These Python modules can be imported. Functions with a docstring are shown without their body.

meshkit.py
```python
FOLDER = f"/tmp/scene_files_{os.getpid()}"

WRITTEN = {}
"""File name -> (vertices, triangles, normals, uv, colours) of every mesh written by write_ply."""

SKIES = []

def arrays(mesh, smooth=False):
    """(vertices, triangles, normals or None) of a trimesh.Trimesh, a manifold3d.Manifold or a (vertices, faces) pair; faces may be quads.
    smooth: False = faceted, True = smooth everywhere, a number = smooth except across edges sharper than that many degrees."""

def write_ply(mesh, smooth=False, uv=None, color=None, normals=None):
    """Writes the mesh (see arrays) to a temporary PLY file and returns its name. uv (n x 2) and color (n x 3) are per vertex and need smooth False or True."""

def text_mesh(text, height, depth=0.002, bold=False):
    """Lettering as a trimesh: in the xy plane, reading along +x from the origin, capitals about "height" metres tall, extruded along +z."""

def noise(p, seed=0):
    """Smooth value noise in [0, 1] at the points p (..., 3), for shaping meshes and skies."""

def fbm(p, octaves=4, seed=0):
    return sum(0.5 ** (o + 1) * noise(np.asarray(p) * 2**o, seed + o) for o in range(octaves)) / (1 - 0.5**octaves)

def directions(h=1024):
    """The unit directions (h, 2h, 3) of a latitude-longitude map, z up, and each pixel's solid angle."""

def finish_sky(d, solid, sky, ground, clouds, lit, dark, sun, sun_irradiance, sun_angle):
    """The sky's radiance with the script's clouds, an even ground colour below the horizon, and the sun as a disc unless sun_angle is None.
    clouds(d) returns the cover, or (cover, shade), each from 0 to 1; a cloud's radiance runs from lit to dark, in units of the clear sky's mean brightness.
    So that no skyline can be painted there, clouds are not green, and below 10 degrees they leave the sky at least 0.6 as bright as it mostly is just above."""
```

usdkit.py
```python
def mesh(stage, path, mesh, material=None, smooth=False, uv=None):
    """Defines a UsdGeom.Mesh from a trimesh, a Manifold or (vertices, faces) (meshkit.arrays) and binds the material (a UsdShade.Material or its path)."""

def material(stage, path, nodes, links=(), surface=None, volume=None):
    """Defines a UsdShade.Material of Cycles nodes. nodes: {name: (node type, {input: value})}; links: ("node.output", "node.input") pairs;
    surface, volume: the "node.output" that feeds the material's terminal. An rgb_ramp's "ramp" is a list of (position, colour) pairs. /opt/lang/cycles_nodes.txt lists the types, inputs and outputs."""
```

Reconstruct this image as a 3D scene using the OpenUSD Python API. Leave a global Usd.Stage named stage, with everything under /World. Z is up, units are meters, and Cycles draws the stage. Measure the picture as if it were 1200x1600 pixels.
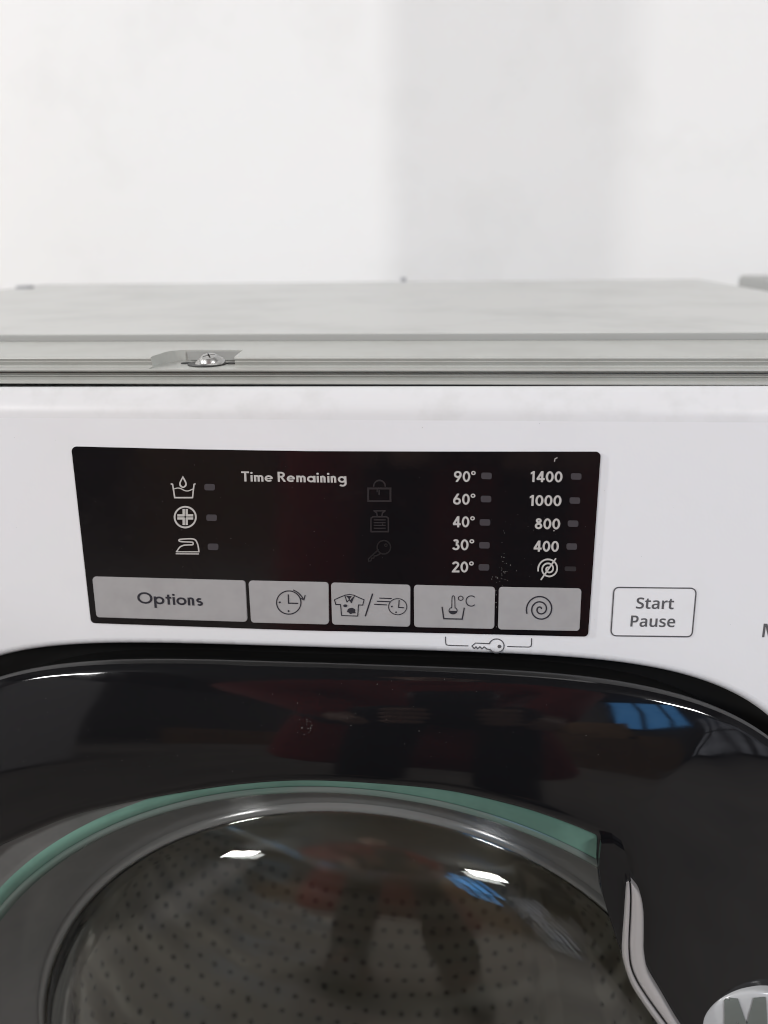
import math, numpy as np, trimesh, usdkit, meshkit, manifold3d as m3
from pxr import Usd, UsdGeom, UsdLux, Gf, Sdf
from shapely.geometry import Polygon, LineString, Point, MultiPolygon, box as sbox
from shapely.ops import unary_union
from shapely import affinity

stage = Usd.Stage.CreateInMemory()
UsdGeom.SetStageUpAxis(stage, UsdGeom.Tokens.z)
UsdGeom.SetStageMetersPerUnit(stage, 1.0)
UsdGeom.Xform.Define(stage, '/World')
RNG = np.random.default_rng(7)

# ---------------------------------------------------------------- camera
CAM = np.array([0.13790995, -0.25830018, 0.88462781])
ROT = np.array([[0.99640629, 0.08373372, -0.01277352], [-0.01603210, 0.33451737, 0.94225321], [-0.08317133, 0.93866224, -0.33465764]])  # right, up, forward
FPX = 1205.0                                                   # focal length in widths/1200
cam = UsdGeom.Camera.Define(stage, '/World/camera')
M4 = np.eye(4); M4[0, :3], M4[1, :3], M4[2, :3], M4[3, :3] = ROT[0], ROT[1], -ROT[2], CAM
cam.AddTransformOp().Set(Gf.Matrix4d(*[float(x) for x in M4.ravel()]))
cam.CreateHorizontalApertureAttr(36.0); cam.CreateVerticalApertureAttr(48.0)
cam.CreateFocalLengthAttr(36.0 * FPX / 1200); cam.CreateClippingRangeAttr(Gf.Vec2f(0.01, 50))
cam.CreateFStopAttr(9.5); cam.CreateFocusDistanceAttr(0.280)
cam.CreateExposureAttr(-0.07)

# ---------------------------------------------------------------- lamps
def rect_light(path, pos, target, w, h, inten, color):
    L = UsdLux.RectLight.Define(stage, path)
    L.CreateWidthAttr(w); L.CreateHeightAttr(h); L.CreateIntensityAttr(inten); L.CreateColorAttr(Gf.Vec3f(*color))
    z = np.array(pos, float) - np.array(target, float); z /= np.linalg.norm(z)
    x = np.cross([0, 0, 1] if abs(z[2]) < .6 else [0, 1, 0], z); x /= np.linalg.norm(x); y = np.cross(z, x)
    m = np.eye(4); m[0, :3], m[1, :3], m[2, :3], m[3, :3] = x, y, z, pos
    L.AddTransformOp().Set(Gf.Matrix4d(*[float(v) for v in m.ravel()]))
    return L

TOP_I, RIGHT_I, LEFT_I, TUBE_I = 1.6, 72.0, 66.0, 1550.0
TOP_POS, RIGHT_POS, LEFT_POS, TUBE_POS = (0.2, 0.02, 2.78), (2.3, -2.3, 2.52), (-2.2, -2.3, 2.52), (-2.8, -.60, 1.9)

# ---------------------------------------------------------------- helpers
def mat(name, nodes, links=(), surface='p.BSDF'):
    return usdkit.material(stage, '/World/Looks/' + name, nodes, links, surface)

def pbr(name, color, rough=.4, noise=None, bump=None, **kw):
    """principled; noise=(scale, darker colour, low, high) mixes a second tone; bump=(scale, strength)"""
    nodes = {'p': ('principled_bsdf', dict(base_color=color, roughness=rough, **kw))}
    links = []
    if noise or bump:
        nodes['g'] = ('geometry', {})
    if noise:
        s, c2, lo, hi = noise
        nodes['n'] = ('noise_texture', {'scale': s, 'detail': 5.0, 'roughness': .6})
        nodes['r'] = ('rgb_ramp', {'ramp': [(0, color), (lo, color), (hi, c2), (1, c2)]})
        links += [('g.position', 'n.vector'), ('n.fac', 'r.fac'), ('r.color', 'p.base_color')]
    if bump:
        nodes['bn'] = ('noise_texture', {'scale': bump[0], 'detail': 3.0})
        nodes['b'] = ('bump', {'strength': bump[1], 'distance': .002})
        links += [('g.position', 'bn.vector'), ('bn.fac', 'b.height'), ('b.normal', 'p.normal')]
    return mat(name, nodes, links)

used = {}
def numbered(path):
    k = used.get(path, -1) + 1; used[path] = k
    return path if k == 0 else f'{path}_{k:03d}'

def keys(prim, **kw):
    for k, v in kw.items():
        if v: prim.SetCustomDataByKey(k, v)

def obj(name, mesh, m, parent=None, smooth=30, label=None, category=None, group=None, kind=None):
    path = numbered((parent or '/World') + '/' + name)
    p = usdkit.mesh(stage, path, mesh, m, smooth=smooth)
    keys(p.GetPrim(), label=label, category=category, group=group, kind=kind)
    return path

def thing(name, label, category, loc=(0, 0, 0), group=None):
    path = numbered('/World/' + name)
    x = UsdGeom.Xform.Define(stage, path); x.AddTranslateOp().Set(Gf.Vec3d(*map(float, loc)))
    keys(x.GetPrim(), label=label, category=category, group=group)
    return path

def tri(v, f): return trimesh.Trimesh(np.asarray(v, float), np.asarray(f, int), process=False)
def cat(ms): return trimesh.util.concatenate(ms)
def bx(x0, x1, y0, y1, z0, z1, r=0.0):
    """box, with rounded edges when r > 0"""
    if r <= 0:
        b = trimesh.creation.box((x1 - x0, y1 - y0, z1 - z0)); b.apply_translation(((x0 + x1) / 2, (y0 + y1) / 2, (z0 + z1) / 2)); return b
    s = m3.Manifold.sphere(r, 12)
    h = m3.Manifold.batch_hull([s.translate((a, b, c)) for a in (x0 + r, x1 - r) for b in (y0 + r, y1 - r) for c in (z0 + r, z1 - r)])
    k = h.to_mesh(); return tri(k.vert_properties[:, :3], k.tri_verts)

def grid(P, close_u=False, close_v=False, flip=False):
    """(nu, nv, 3) points to a triangle sheet"""
    nu, nv = P.shape[:2]; f = []
    i = np.arange(nu if close_u else nu - 1)[:, None]; j = np.arange(nv if close_v else nv - 1)[None, :]
    a = i * nv + j; b = ((i + 1) % nu) * nv + j; c = ((i + 1) % nu) * nv + (j + 1) % nv; d = i * nv + (j + 1) % nv
    f = np.concatenate([np.stack([a, b, c], -1).reshape(-1, 3), np.stack([a, c, d], -1).reshape(-1, 3)])
    if flip: f = f[:, ::-1]
    return tri(P.reshape(-1, 3), f)

TAU = math.radians(4.5)
PN = np.array([0, math.cos(TAU), -math.sin(TAU)])               # into the control panel
PO = np.array([0, 0, .745])
def rays(xy):
    xy = np.atleast_2d(np.asarray(xy, float))
    return np.c_[(xy[:, 0] - 600) / FPX, -(xy[:, 1] - 800) / FPX, np.ones(len(xy))] @ ROT
def on_panel(xy):
    d = rays(xy); return CAM + d * (((PO - CAM) @ PN) / (d @ PN))[:, None]
def on_y(xy, y):
    d = rays(xy); return CAM + d * ((y - CAM[1]) / d[:, 1])[:, None]
def geoms(g): return [p for p in getattr(g, 'geoms', [g]) if p.geom_type == 'Polygon' and p.area > 0]
def slab(shape, off, depth, where=on_panel, n=None, simp=.08, bevel=0.0):
    """a flat shape measured on the photograph, laid on the panel plane: from off to off + depth in front of it"""
    n = PN if n is None else n; out = []
    for p in geoms(shape.simplify(simp)):
        e = trimesh.creation.extrude_polygon(p, 1.0, engine='earcut')
        v = where(e.vertices[:, :2]) - n * (off + e.vertices[:, 2:3] * depth)
        out.append(tri(v, e.faces[:, ::-1]))
    return cat(out)
def line(pts, w, cap='round', join='round'): return LineString(pts).buffer(w / 2, cap_style=cap, join_style=join, quad_segs=5)
def ring(cx, cy, rx, ry, w): 
    e = affinity.scale(Point(cx, cy).buffer(1, quad_segs=12), rx, ry); i = affinity.scale(Point(cx, cy).buffer(1, quad_segs=12), rx - w, ry - w); return e.difference(i)
def disc(cx, cy, rx, ry=None): return affinity.scale(Point(cx, cy).buffer(1, quad_segs=8), rx, ry or rx)
def arc(cx, cy, r, a0, a1, n=20, ry=None):
    a = np.radians(np.linspace(a0, a1, n)); return [(cx + r * math.cos(t), cy + (ry or r) * math.sin(t)) for t in a]
def rrect(quad, r):
    return Polygon(quad).buffer(-r).buffer(r, quad_segs=6)

# ---------------------------------------------------------------- lettering (drawn as strokes, capitals 1 high)
def glyph(c, w, xh=.64):
    h = w / 2; S = lambda p: LineString(p).buffer(h, cap_style='flat', join_style='mitre')
    r = xh / 2 - h
    O = lambda cx, cy, rr, ry=None: affinity.scale(Point(cx, cy).buffer(1, quad_segs=12), rr + h, (ry or rr) + h).difference(affinity.scale(Point(cx, cy).buffer(1, quad_segs=12), rr - h, (ry or rr) - h))
    U = lambda *g: unary_union(g)
    if c == 'T': return U(S([(0, 1 - h), (.62, 1 - h)]), S([(.31, 0), (.31, 1)])), .62
    if c == 'i': return U(S([(h, 0), (h, xh)]), Point(h, .86).buffer(h * 1.2)), w
    if c == 'n': q = .36 - h; s = q - h; return U(S([(h, 0), (h, xh)]), S([(h, xh - h - s / 2)] + arc(h + s / 2 + .03, xh - h - s / 2, s / 2 + .03, 180, 0) + [(q + .06, 0)])), .42 + h * .4
    if c == 'm':
        g, x = S([(h, 0), (h, xh)]), h
        for k in range(2):
            g = U(g, S([(x, xh - h - .13)] + arc(x + .14, xh - h - .13, .14, 180, 0) + [(x + .28, 0)])); x += .28
        return g, x + h
    if c == 'e': return U(S(arc(xh / 2, xh / 2, r, 0, 318, 30)), S([(h * .6, xh / 2 - .01), (xh - h * .5, xh / 2 - .01)]).intersection(sbox(0, xh / 2 - h * .62, xh, xh / 2 + h * .5))), xh
    if c == 'R': return U(S([(h, 0), (h, 1)]), S([(h, 1 - h), (.28, 1 - h)] + arc(.28, 1 - h - .2, .2, 90, -90) + [(h, 1 - h - .4)]), S([(.27, .5), (.55, -.0)]).intersection(sbox(0, 0, 1, 1))), .6
    if c == 'a': return U(O(xh / 2, xh / 2, r), S([(xh - h * .7, 0), (xh - h * .7, xh)])), xh + h * .3
    if c == 'g': return U(O(xh / 2, xh / 2, r), S([(xh - h * .7, xh), (xh - h * .7, -.06)] + arc(xh / 2 + .02, -.06, r + h * .1, 0, -140))), xh + h * .3
    if c == 'O': return O(.5, .5, .5 - h), 1.0
    if c == 'o': return O(xh / 2, xh / 2, r), xh
    if c == 'p': return U(O(xh / 2 + h * .3, xh / 2, r), S([(h, -.32), (h, xh)])), xh + h * .3
    if c == 't': return U(S([(.19, 0), (.19, .86)]), S([(.0, xh - h), (.38, xh - h)])), .38
    if c == 's': q = (xh - w) / 4; cx = q + h + .03; return S(arc(cx, xh - h - q, q, 40, 270, 16) + arc(cx, h + q, q + .01, 90, -145, 16)[1:]), 2 * cx - .01
    if c == '0': return O(.31, .5, .31 - h, .5 - h), .62
    if c == '1': return U(S([(.27, 0), (.27, 1)]), Polygon([(.27, 1), (.04, .86), (.04, .70), (.27, .80)])), .27 + h + .05
    if c == '2': return S(arc(.29, 1 - .29, .29 - h, 170, -32, 16) + [(.10, h), (.6, h)]).intersection(sbox(0, 0, .6, 1)), .6
    if c == '3': return U(S(arc(.28, .77, .23 - h, 160, -90, 16)), S(arc(.28, .3, .3 - h, 90, -160, 16))), .58
    if c == '4': return U(S([(.47, 0), (.47, 1)]), S([(.05, .28), (.68, .28)]), S([(.45, .95), (.1, .27)])), .68
    if c == '6': return U(O(.32, .32, .32 - h), S([(.1, .44), (.42, 1.02)]).intersection(sbox(0, 0, 1, 1))), .64
    if c == '9': g, a = glyph('6', w); return affinity.rotate(g, 180, origin=(.32, .5)), a
    if c == '8': return U(O(.3, .77, .23 - h), O(.3, .29, .29 - h)), .6
    if c == 'd': return Point(.17, .83).buffer(.19).difference(Point(.17, .83).buffer(.085)), .34
    return None, .3
def words(text, x0, y0, x1, y1, cap, w, gap=.1, xh=.64):
    """strokes of a line of text whose baseline runs from (x0, y0) to (x1, y1), capitals cap tall, in the photograph's measure"""
    gs, x = [], 0
    for c in text:
        if c == ' ': x += .28; continue
        g, a = glyph(c, w, xh); gs.append(affinity.translate(g, x, 0)); x += a + gap
    return place(unary_union(gs), x - gap, x0, y0, x1, y1, cap)
def place(g, adv, x0, y0, x1, y1, cap):
    k = (650 - (x0 + x1) / 2) * .000236
    return affinity.affine_transform(g, [(x1 - x0) / adv, -k * cap, (y1 - y0) / adv, -cap, x0, y0])
NOTO = {'Start':[[[(320,70),(320,80),(326,82),(333,87),(339,105),(352,105),(353,86),(376,86),(376,70),(353,70),(352,69),(352,23),(353,20),(360,14),(369,14),(376,16),(377,15),(377,2),(376,1),(366,-2),(352,-2),(344,0),(337,5),(333,12),(331,20),(331,69)]],[[(260,86),(276,86),(278,75),(280,73),(287,81),(297,87),(300,88),(315,87),(315,79),(314,78),(313,68),(300,69),(296,68),(287,63),(282,54),(281,50),(281,0),(260,0)]],[[(161,18),(162,34),(165,40),(173,47),(191,52),(216,53),(216,61),(212,70),(204,73),(196,73),(185,70),(176,66),(171,78),(172,82),(194,88),(211,88),(222,85),(230,79),(234,72),(236,65),(236,0),(221,0),(219,9),(217,11),(212,5),(204,0),(196,-2),(182,-2),(171,2),(165,8)],[(182,22),(183,19),(186,15),(192,13),(199,13),(207,16),(215,25),(216,39),(198,40),(190,38),(184,34),(182,29)]],[[(93,70),(93,80),(98,82),(106,87),(112,105),(125,105),(126,86),(149,86),(149,70),(126,70),(125,69),(125,23),(126,20),(133,14),(142,14),(149,16),(150,15),(150,2),(149,1),(139,-2),(125,-2),(117,0),(110,5),(106,12),(104,20),(104,69)]],[[(7,4),(7,22),(11,22),(14,20),(28,16),(47,15),(58,19),(62,26),(62,33),(57,41),(43,48),(36,50),(24,56),(12,68),(9,78),(9,90),(11,97),(14,102),(19,107),(26,111),(40,115),(58,115),(80,109),(81,106),(75,91),(59,97),(43,98),(34,95),(30,88),(30,81),(34,74),(50,66),(57,64),(67,59),(73,55),(80,47),(83,38),(83,26),(82,25),(82,21),(78,13),(68,4),(59,0),(50,-1),(49,-2),(22,-1)]]],'Pause':[[[(381,34),(381,51),(384,64),(391,76),(401,84),(414,88),(428,88),(437,86),(446,81),(452,75),(456,68),(459,56),(459,38),(403,38),(402,37),(402,32),(405,24),(411,17),(416,15),(420,14),(435,14),(444,16),(454,20),(454,4),(451,2),(435,-2),(417,-2),(405,1),(397,5),(389,13),(384,22)],[(403,59),(402,54),(403,52),(438,52),(439,53),(439,57),(436,66),(431,71),(425,73),(418,73),(410,70),(406,66)]],[[(302,3),(302,21),(308,18),(323,14),(337,14),(345,17),(347,22),(347,25),(343,31),(313,44),(305,51),(302,59),(302,69),(306,78),(316,85),(328,88),(344,88),(363,83),(364,79),(359,67),(345,72),(330,73),(324,71),(321,67),(321,63),(326,57),(352,47),(353,45),(357,44),(363,38),(366,30),(366,19),(361,8),(351,1),(339,-2),(320,-2)]],[[(204,86),(225,86),(225,27),(228,20),(231,16),(237,14),(245,14),(253,17),(257,21),(261,34),(261,86),(282,86),(282,0),(266,0),(262,10),(255,3),(249,0),(241,-2),(223,-1),(216,2),(210,7),(206,14),(204,22)]],[[(105,18),(106,34),(109,40),(117,47),(135,52),(160,53),(160,61),(156,70),(148,73),(140,73),(129,70),(120,66),(115,78),(116,82),(138,88),(155,88),(166,85),(174,79),(178,72),(180,65),(180,0),(165,0),(163,9),(161,11),(156,5),(148,0),(140,-2),(126,-2),(115,2),(109,8)],[(126,22),(127,19),(130,15),(136,13),(143,13),(151,16),(159,25),(160,39),(142,40),(134,38),(128,34),(126,29)]],[[(14,114),(57,114),(71,111),(80,106),(85,101),(88,96),(91,85),(91,75),(88,63),(84,56),(79,51),(71,46),(61,43),(35,42),(35,0),(14,0)],[(35,60),(36,59),(51,59),(59,61),(66,65),(70,75),(70,83),(68,89),(63,94),(53,97),(35,97)]]],'M':[[[(14,114),(43,114),(63,55),(65,52),(70,35),(72,32),(72,30),(74,28),(76,30),(77,35),(79,38),(105,114),(134,114),(134,0),(115,0),(115,87),(114,88),(111,84),(83,0),(64,0),(46,53),(44,56),(36,82),(34,86),(32,86),(32,0),(14,0)]]]}

def noto(text, x0, y0, x1, y1, cap):
    g = unary_union([Polygon(p[0], p[1:]) for p in NOTO[text]]); b = g.bounds
    g = affinity.affine_transform(g, [1 / 114, 0, 0, 1 / 114, -b[0] / 114, 0])
    return place(g, g.bounds[2], x0, y0, x1, y1, cap)

# ---------------------------------------------------------------- materials
WHITE = pbr('white_enamel', (.775, .785, .81), .36, noise=(26, (.755, .765, .785), .5, .75), bump=(900, .02))
DUSTY_DIM = pbr('dusty_dimmed_enamel', (.69, .695, .71), .42, noise=(60, (.63, .635, .64), .5, .72))  # dust tone, also darkened to offset the lamp brightness on this edge
LID = pbr('grey_laminate', (.55, .555, .54), .36, noise=(17, (.46, .465, .45), .46, .72))
TRIM = pbr('grey_trim_plastic', (.46, .47, .445), .4, noise=(40, (.42, .425, .40), .45, .75))
DIRT = pbr('gap_black', (.012, .012, .012), .8)
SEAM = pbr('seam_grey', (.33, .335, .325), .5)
SCREW = pbr('screw_metal', (.42, .42, .41), .3, metallic=.7)
SATIN = pbr('satin_black', (.007, .007, .007), .42)
MATTE = pbr('matte_black', (.008, .008, .008), .55)
def smudged(name, color, r0, r1, sc, bump):
    return mat(name, {'p': ('principled_bsdf', {'base_color': color}), 'g': ('geometry', {}), 'n': ('noise_texture', {'scale': sc, 'detail': 6.0, 'roughness': .65, 'distortion': .6}), 'm': ('map_range', {'from_min': .42, 'from_max': .72, 'to_min': r0, 'to_max': r1, 'clamp': True}),
        'bn': ('noise_texture', {'scale': bump[0], 'detail': 3.0}), 'b': ('bump', {'strength': bump[1], 'distance': .002})},
        [('g.position', 'n.vector'), ('n.fac', 'm.value'), ('m.result', 'p.roughness'), ('g.position', 'bn.vector'), ('bn.fac', 'b.height'), ('b.normal', 'p.normal')])
DISPLAY = smudged('display_gloss', (.007, .006, .007), .07, .22, 34, (220, .012))
GLOSS = smudged('gloss_black', (.006, .006, .007), .04, .11, 22, (60, .006))
KEYGREY = pbr('button_grey', (.365, .36, .365), .36, noise=(120, (.335, .33, .335), .4, .7))
PRINTL = pbr('print_pale', (.46, .445, .43), .5)
PRINTD = pbr('print_dark', (.022, .022, .03), .5)
PRINTM = pbr('print_grey', (.10, .10, .108), .5)
FAINT = pbr('print_unlit', (.022, .019, .021), .4)
FAINTER = pbr('print_unlit_darker', (.012, .011, .012), .4)
LEDM = pbr('led_window', (.055, .050, .056), .35)
LEDM2 = pbr('led_window_chipped', (.022, .020, .022), .4)
CHROME = pbr('handle_metal', (.62, .60, .60), .3, metallic=.55)
CHROMED = pbr('handle_groove', (.03, .03, .03), .4)
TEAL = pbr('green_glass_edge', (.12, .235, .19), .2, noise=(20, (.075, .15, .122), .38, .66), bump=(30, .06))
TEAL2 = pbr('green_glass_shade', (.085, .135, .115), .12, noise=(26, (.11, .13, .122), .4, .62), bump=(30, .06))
FLANGE = pbr('glass_flange', (.13, .13, .128), .14, noise=(18, (.09, .095, .092), .4, .7), bump=(40, .05))
RIMG = pbr('glass_rim_pale', (.15, .155, .15), .16)
CONE = pbr('grey_seal', (.115, .12, .116), .2, noise=(14, (.155, .155, .15), .4, .7), bump=(24, .1))
STEEL = mat('drum_steel', {'p': ('principled_bsdf', {'base_color': (.66, .62, .56), 'metallic': .7, 'roughness': .33}), 'g': ('geometry', {}), 'w': ('wave_texture', {'wave_type': 'bands', 'bands_direction': 'y', 'scale': 7.0, 'distortion': 3.5, 'detail': 2.0, 'detail_scale': 1.5}),
     'n': ('noise_texture', {'scale': 11.0, 'detail': 3.0}), 'a': ('math', {'math_type': 'add'}), 'b': ('bump', {'strength': .55, 'distance': .012})},
    [('g.position', 'w.vector'), ('g.position', 'n.vector'), ('w.fac', 'a.value1'), ('n.fac', 'a.value2'), ('a.value', 'b.height'), ('b.normal', 'p.normal')])
HOLE = pbr('drum_hole_dark', (.008, .008, .007), .6)
BADGE = pbr('badge_white', (.46, .47, .48), .2)
BADGEP = pbr('badge_print', (.13, .145, .135), .4)
WALLM = pbr('white_painted_wall', (.83, .83, .825), .6, noise=(5, (.775, .775, .765), .54, .72), bump=(14, .35))
GLASS = mat('door_glass', {'p': ('principled_bsdf', {'base_color': (.93, .96, .93), 'roughness': .02, 'ior': 1.6, 'transmission_weight': 1.0}), 'geo': ('geometry', {}), 'n': ('noise_texture', {'scale': 12.0, 'detail': 1.0}),
     'b': ('bump', {'strength': .45, 'distance': .004})},
    [('geo.position', 'n.vector'), ('n.fac', 'b.height'), ('b.normal', 'p.normal')])
FLOORM = pbr('concrete_floor', (.24, .22, .20), .6, noise=(3, (.17, .16, .15), .4, .7))
ROOMM = pbr('dull_room_paint', (.15, .15, .157), .8)
CEILM = pbr('dark_ceiling', (.06, .06, .062), .8)
POSTM = pbr('white_post_paint', (.55, .55, .57), .5)
RACKM = pbr('rack_steel', (.30, .31, .33), .4)
CARD = pbr('cardboard', (.30, .19, .11), .8, noise=(9, (.25, .155, .09), .4, .7))
SWEAT = pbr('dark_red_knit', (.34, .042, .038), .9, noise=(60, (.27, .033, .03), .4, .6))
JEANS = pbr('dark_trousers', (.012, .012, .016), .9)
SKIN = pbr('skin', (.45, .27, .2), .5)
HAIR = pbr('dark_hair', (.02, .014, .01), .5)
PHONE = pbr('phone_black', (.01, .01, .012), .2)

# ---------------------------------------------------------------- the setting
X0, X1, Y0, YW, ZC = -3.2, 3.2, -4.2, .62, 2.85
obj('back_wall', bx(X0, X1, YW, YW + .1, 0, ZC), WALLM, kind='structure')
obj('floor', bx(X0, X1, Y0, YW, -.1, 0), FLOORM, kind='structure')
obj('ceiling', bx(X0, X1, Y0, YW, ZC, ZC + .1), CEILM, kind='structure')
obj('rear_wall', bx(X0, X1, Y0 - .1, Y0, 0, ZC), ROOMM, kind='structure')
obj('side_wall', bx(X0 - .1, X0, Y0, YW, 0, ZC), ROOMM, kind='structure')
obj('side_wall', bx(X1, X1 + .1, Y0, YW, 0, ZC), ROOMM, kind='structure')

HOUSING = pbr('lamp_housing', (.6, .6, .6), .5)
def housed_lamp(label, pos, target, w, h, inten, color):
    t = thing('housed_lamp', label, 'lamp', pos)
    rect_light(t + '/lamp', (0, 0, 0), np.array(target, float) - pos, w, h, inten, color)
    z = np.array(pos, float) - target; z /= np.linalg.norm(z)
    x = np.cross([0, 0, 1] if abs(z[2]) < .6 else [0, 1, 0], z); x /= np.linalg.norm(x); y = np.cross(z, x)
    b = bx(-w / 2 - .02, w / 2 + .02, -h / 2 - .02, h / 2 + .02, .01, .05, .008); b.vertices = b.vertices @ np.array([x, y, z])
    obj('housing', b, HOUSING, t)
housed_lamp('unseen wide fill panel added above the washing machine', TOP_POS, (TOP_POS[0], TOP_POS[1] + .3, 0), 1.4, .5, TOP_I, (1, .985, .97))  # added fill from overhead, lifts the worktop and the wall
housed_lamp('long ceiling lamp on the right in front of the barred window', RIGHT_POS, (.1, .3, .8), .9, .35, RIGHT_I, (1, .99, .98))
housed_lamp('long ceiling lamp on the left above the cardboard boxes', LEFT_POS, (.1, .3, .8), .9, .35, LEFT_I, (1, .99, .98))
housed_lamp('unseen square fill lamp added to brighten the stacked cardboard boxes at the back', (.7, -2.85, 2.76), (.9, -3.6, .9), .5, .5, 60.0, (1, .90, .76))  # added fill so the rear boxes show up in the door glass
housed_lamp('unseen thin lamp added on the far left to throw the pipe shadow on the white wall', TUBE_POS, (.19, .62, 1.0), .028, .3, TUBE_I, (1, .985, .97))  # added narrow source, throws the pipe shadow onto the back wall

# ---------------------------------------------------------------- the washing machine
WM = thing('washing_machine', 'white front loading washing machine with black display and black round window door', 'washing machine', (0, 0, 0))
ML, MR = -.253, .351
def fy(z): return np.where(z > .6, (z - .745) * math.tan(TAU), (.6 - .745) * math.tan(TAU))
def se(cx, cz, rx, rz, n, k=360, rz2=None, n2=None):
    """superellipse outline; rz2: another half height below the centre"""
    a = np.linspace(0, 2 * np.pi, k, endpoint=False); c, s = np.cos(a), np.sin(a)
    return np.c_[cx + rx * np.sign(c) * abs(c) ** (2 / n), cz + np.where(s < 0, rz2 or rz, rz) * np.sign(s) * abs(s) ** (2 / n)]
# front sheet with the door opening
HOLE_O = se(.0955, .5, .197, .2360, 5.0)
HOLE_IN = Polygon(HOLE_O).buffer(.0035)
def front_piece(z0, z1):
    out = []
    for p in geoms(sbox(ML, z0, MR, z1).difference(HOLE_IN)):
        e = trimesh.creation.extrude_polygon(p, .002, engine='earcut'); v = e.vertices
        out.append(tri(np.c_[v[:, 0], fy(v[:, 1]) + v[:, 2], v[:, 1]], e.faces[:, ::-1]))
    return cat(out)
sheet = front_piece(.6, .8245); low = front_piece(.02, .6)
o = np.array(HOLE_IN.exterior.coords)[:-1][::-1]; nrm = np.array(HOLE_IN.centroid.coords)[0]
prof = [(0, 0)] + [(.0035 * math.sin(t), .0035 * (1 - math.cos(t))) for t in np.linspace(.2, math.pi / 2, 8)] + [(.0035, .03)]
tang = np.roll(o, -1, 0) - np.roll(o, 1, 0); tang /= np.linalg.norm(tang, axis=1)[:, None]; inw = np.c_[tang[:, 1], -tang[:, 0]]
if ((o + inw * .01 - nrm) ** 2).sum() > ((o - nrm) ** 2).sum(): inw = -inw
P = np.stack([np.c_[(o + inw * d)[:, 0], fy((o + inw * d)[:, 1]) + y, (o + inw * d)[:, 1]] for d, y in prof], 1)
lip = grid(P, close_u=True)
# rounded top edge of the front, going back to the gap under the worktop
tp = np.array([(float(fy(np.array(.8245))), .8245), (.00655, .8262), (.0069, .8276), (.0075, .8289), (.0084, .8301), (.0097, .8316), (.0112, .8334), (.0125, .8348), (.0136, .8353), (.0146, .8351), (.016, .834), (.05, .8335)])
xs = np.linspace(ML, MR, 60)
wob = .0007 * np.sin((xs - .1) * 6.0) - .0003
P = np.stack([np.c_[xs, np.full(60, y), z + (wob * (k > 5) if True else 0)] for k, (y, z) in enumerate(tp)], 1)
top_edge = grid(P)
obj('front_panel', cat([sheet, low, lip]), WHITE, WM, smooth=28)
obj('front_top_edge', top_edge, DUSTY_DIM, WM, smooth=60, label='rounded dusty white upper edge of the front, colour darkened against lamp glare')
case = cat([bx(ML, ML + .003, .02, .46, .02, .832), bx(MR - .003, MR, .02, .46, .02, .832), bx(ML, MR, .457, .46, .02, .832)])
obj('side_casing', case, WHITE, WM)
obj('foot', bx(ML + .03, ML + .07, .04, .08, 0, .02, .004), MATTE, WM); obj('foot', bx(MR - .07, MR - .03, .04, .08, 0, .02, .004), MATTE, WM)

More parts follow.
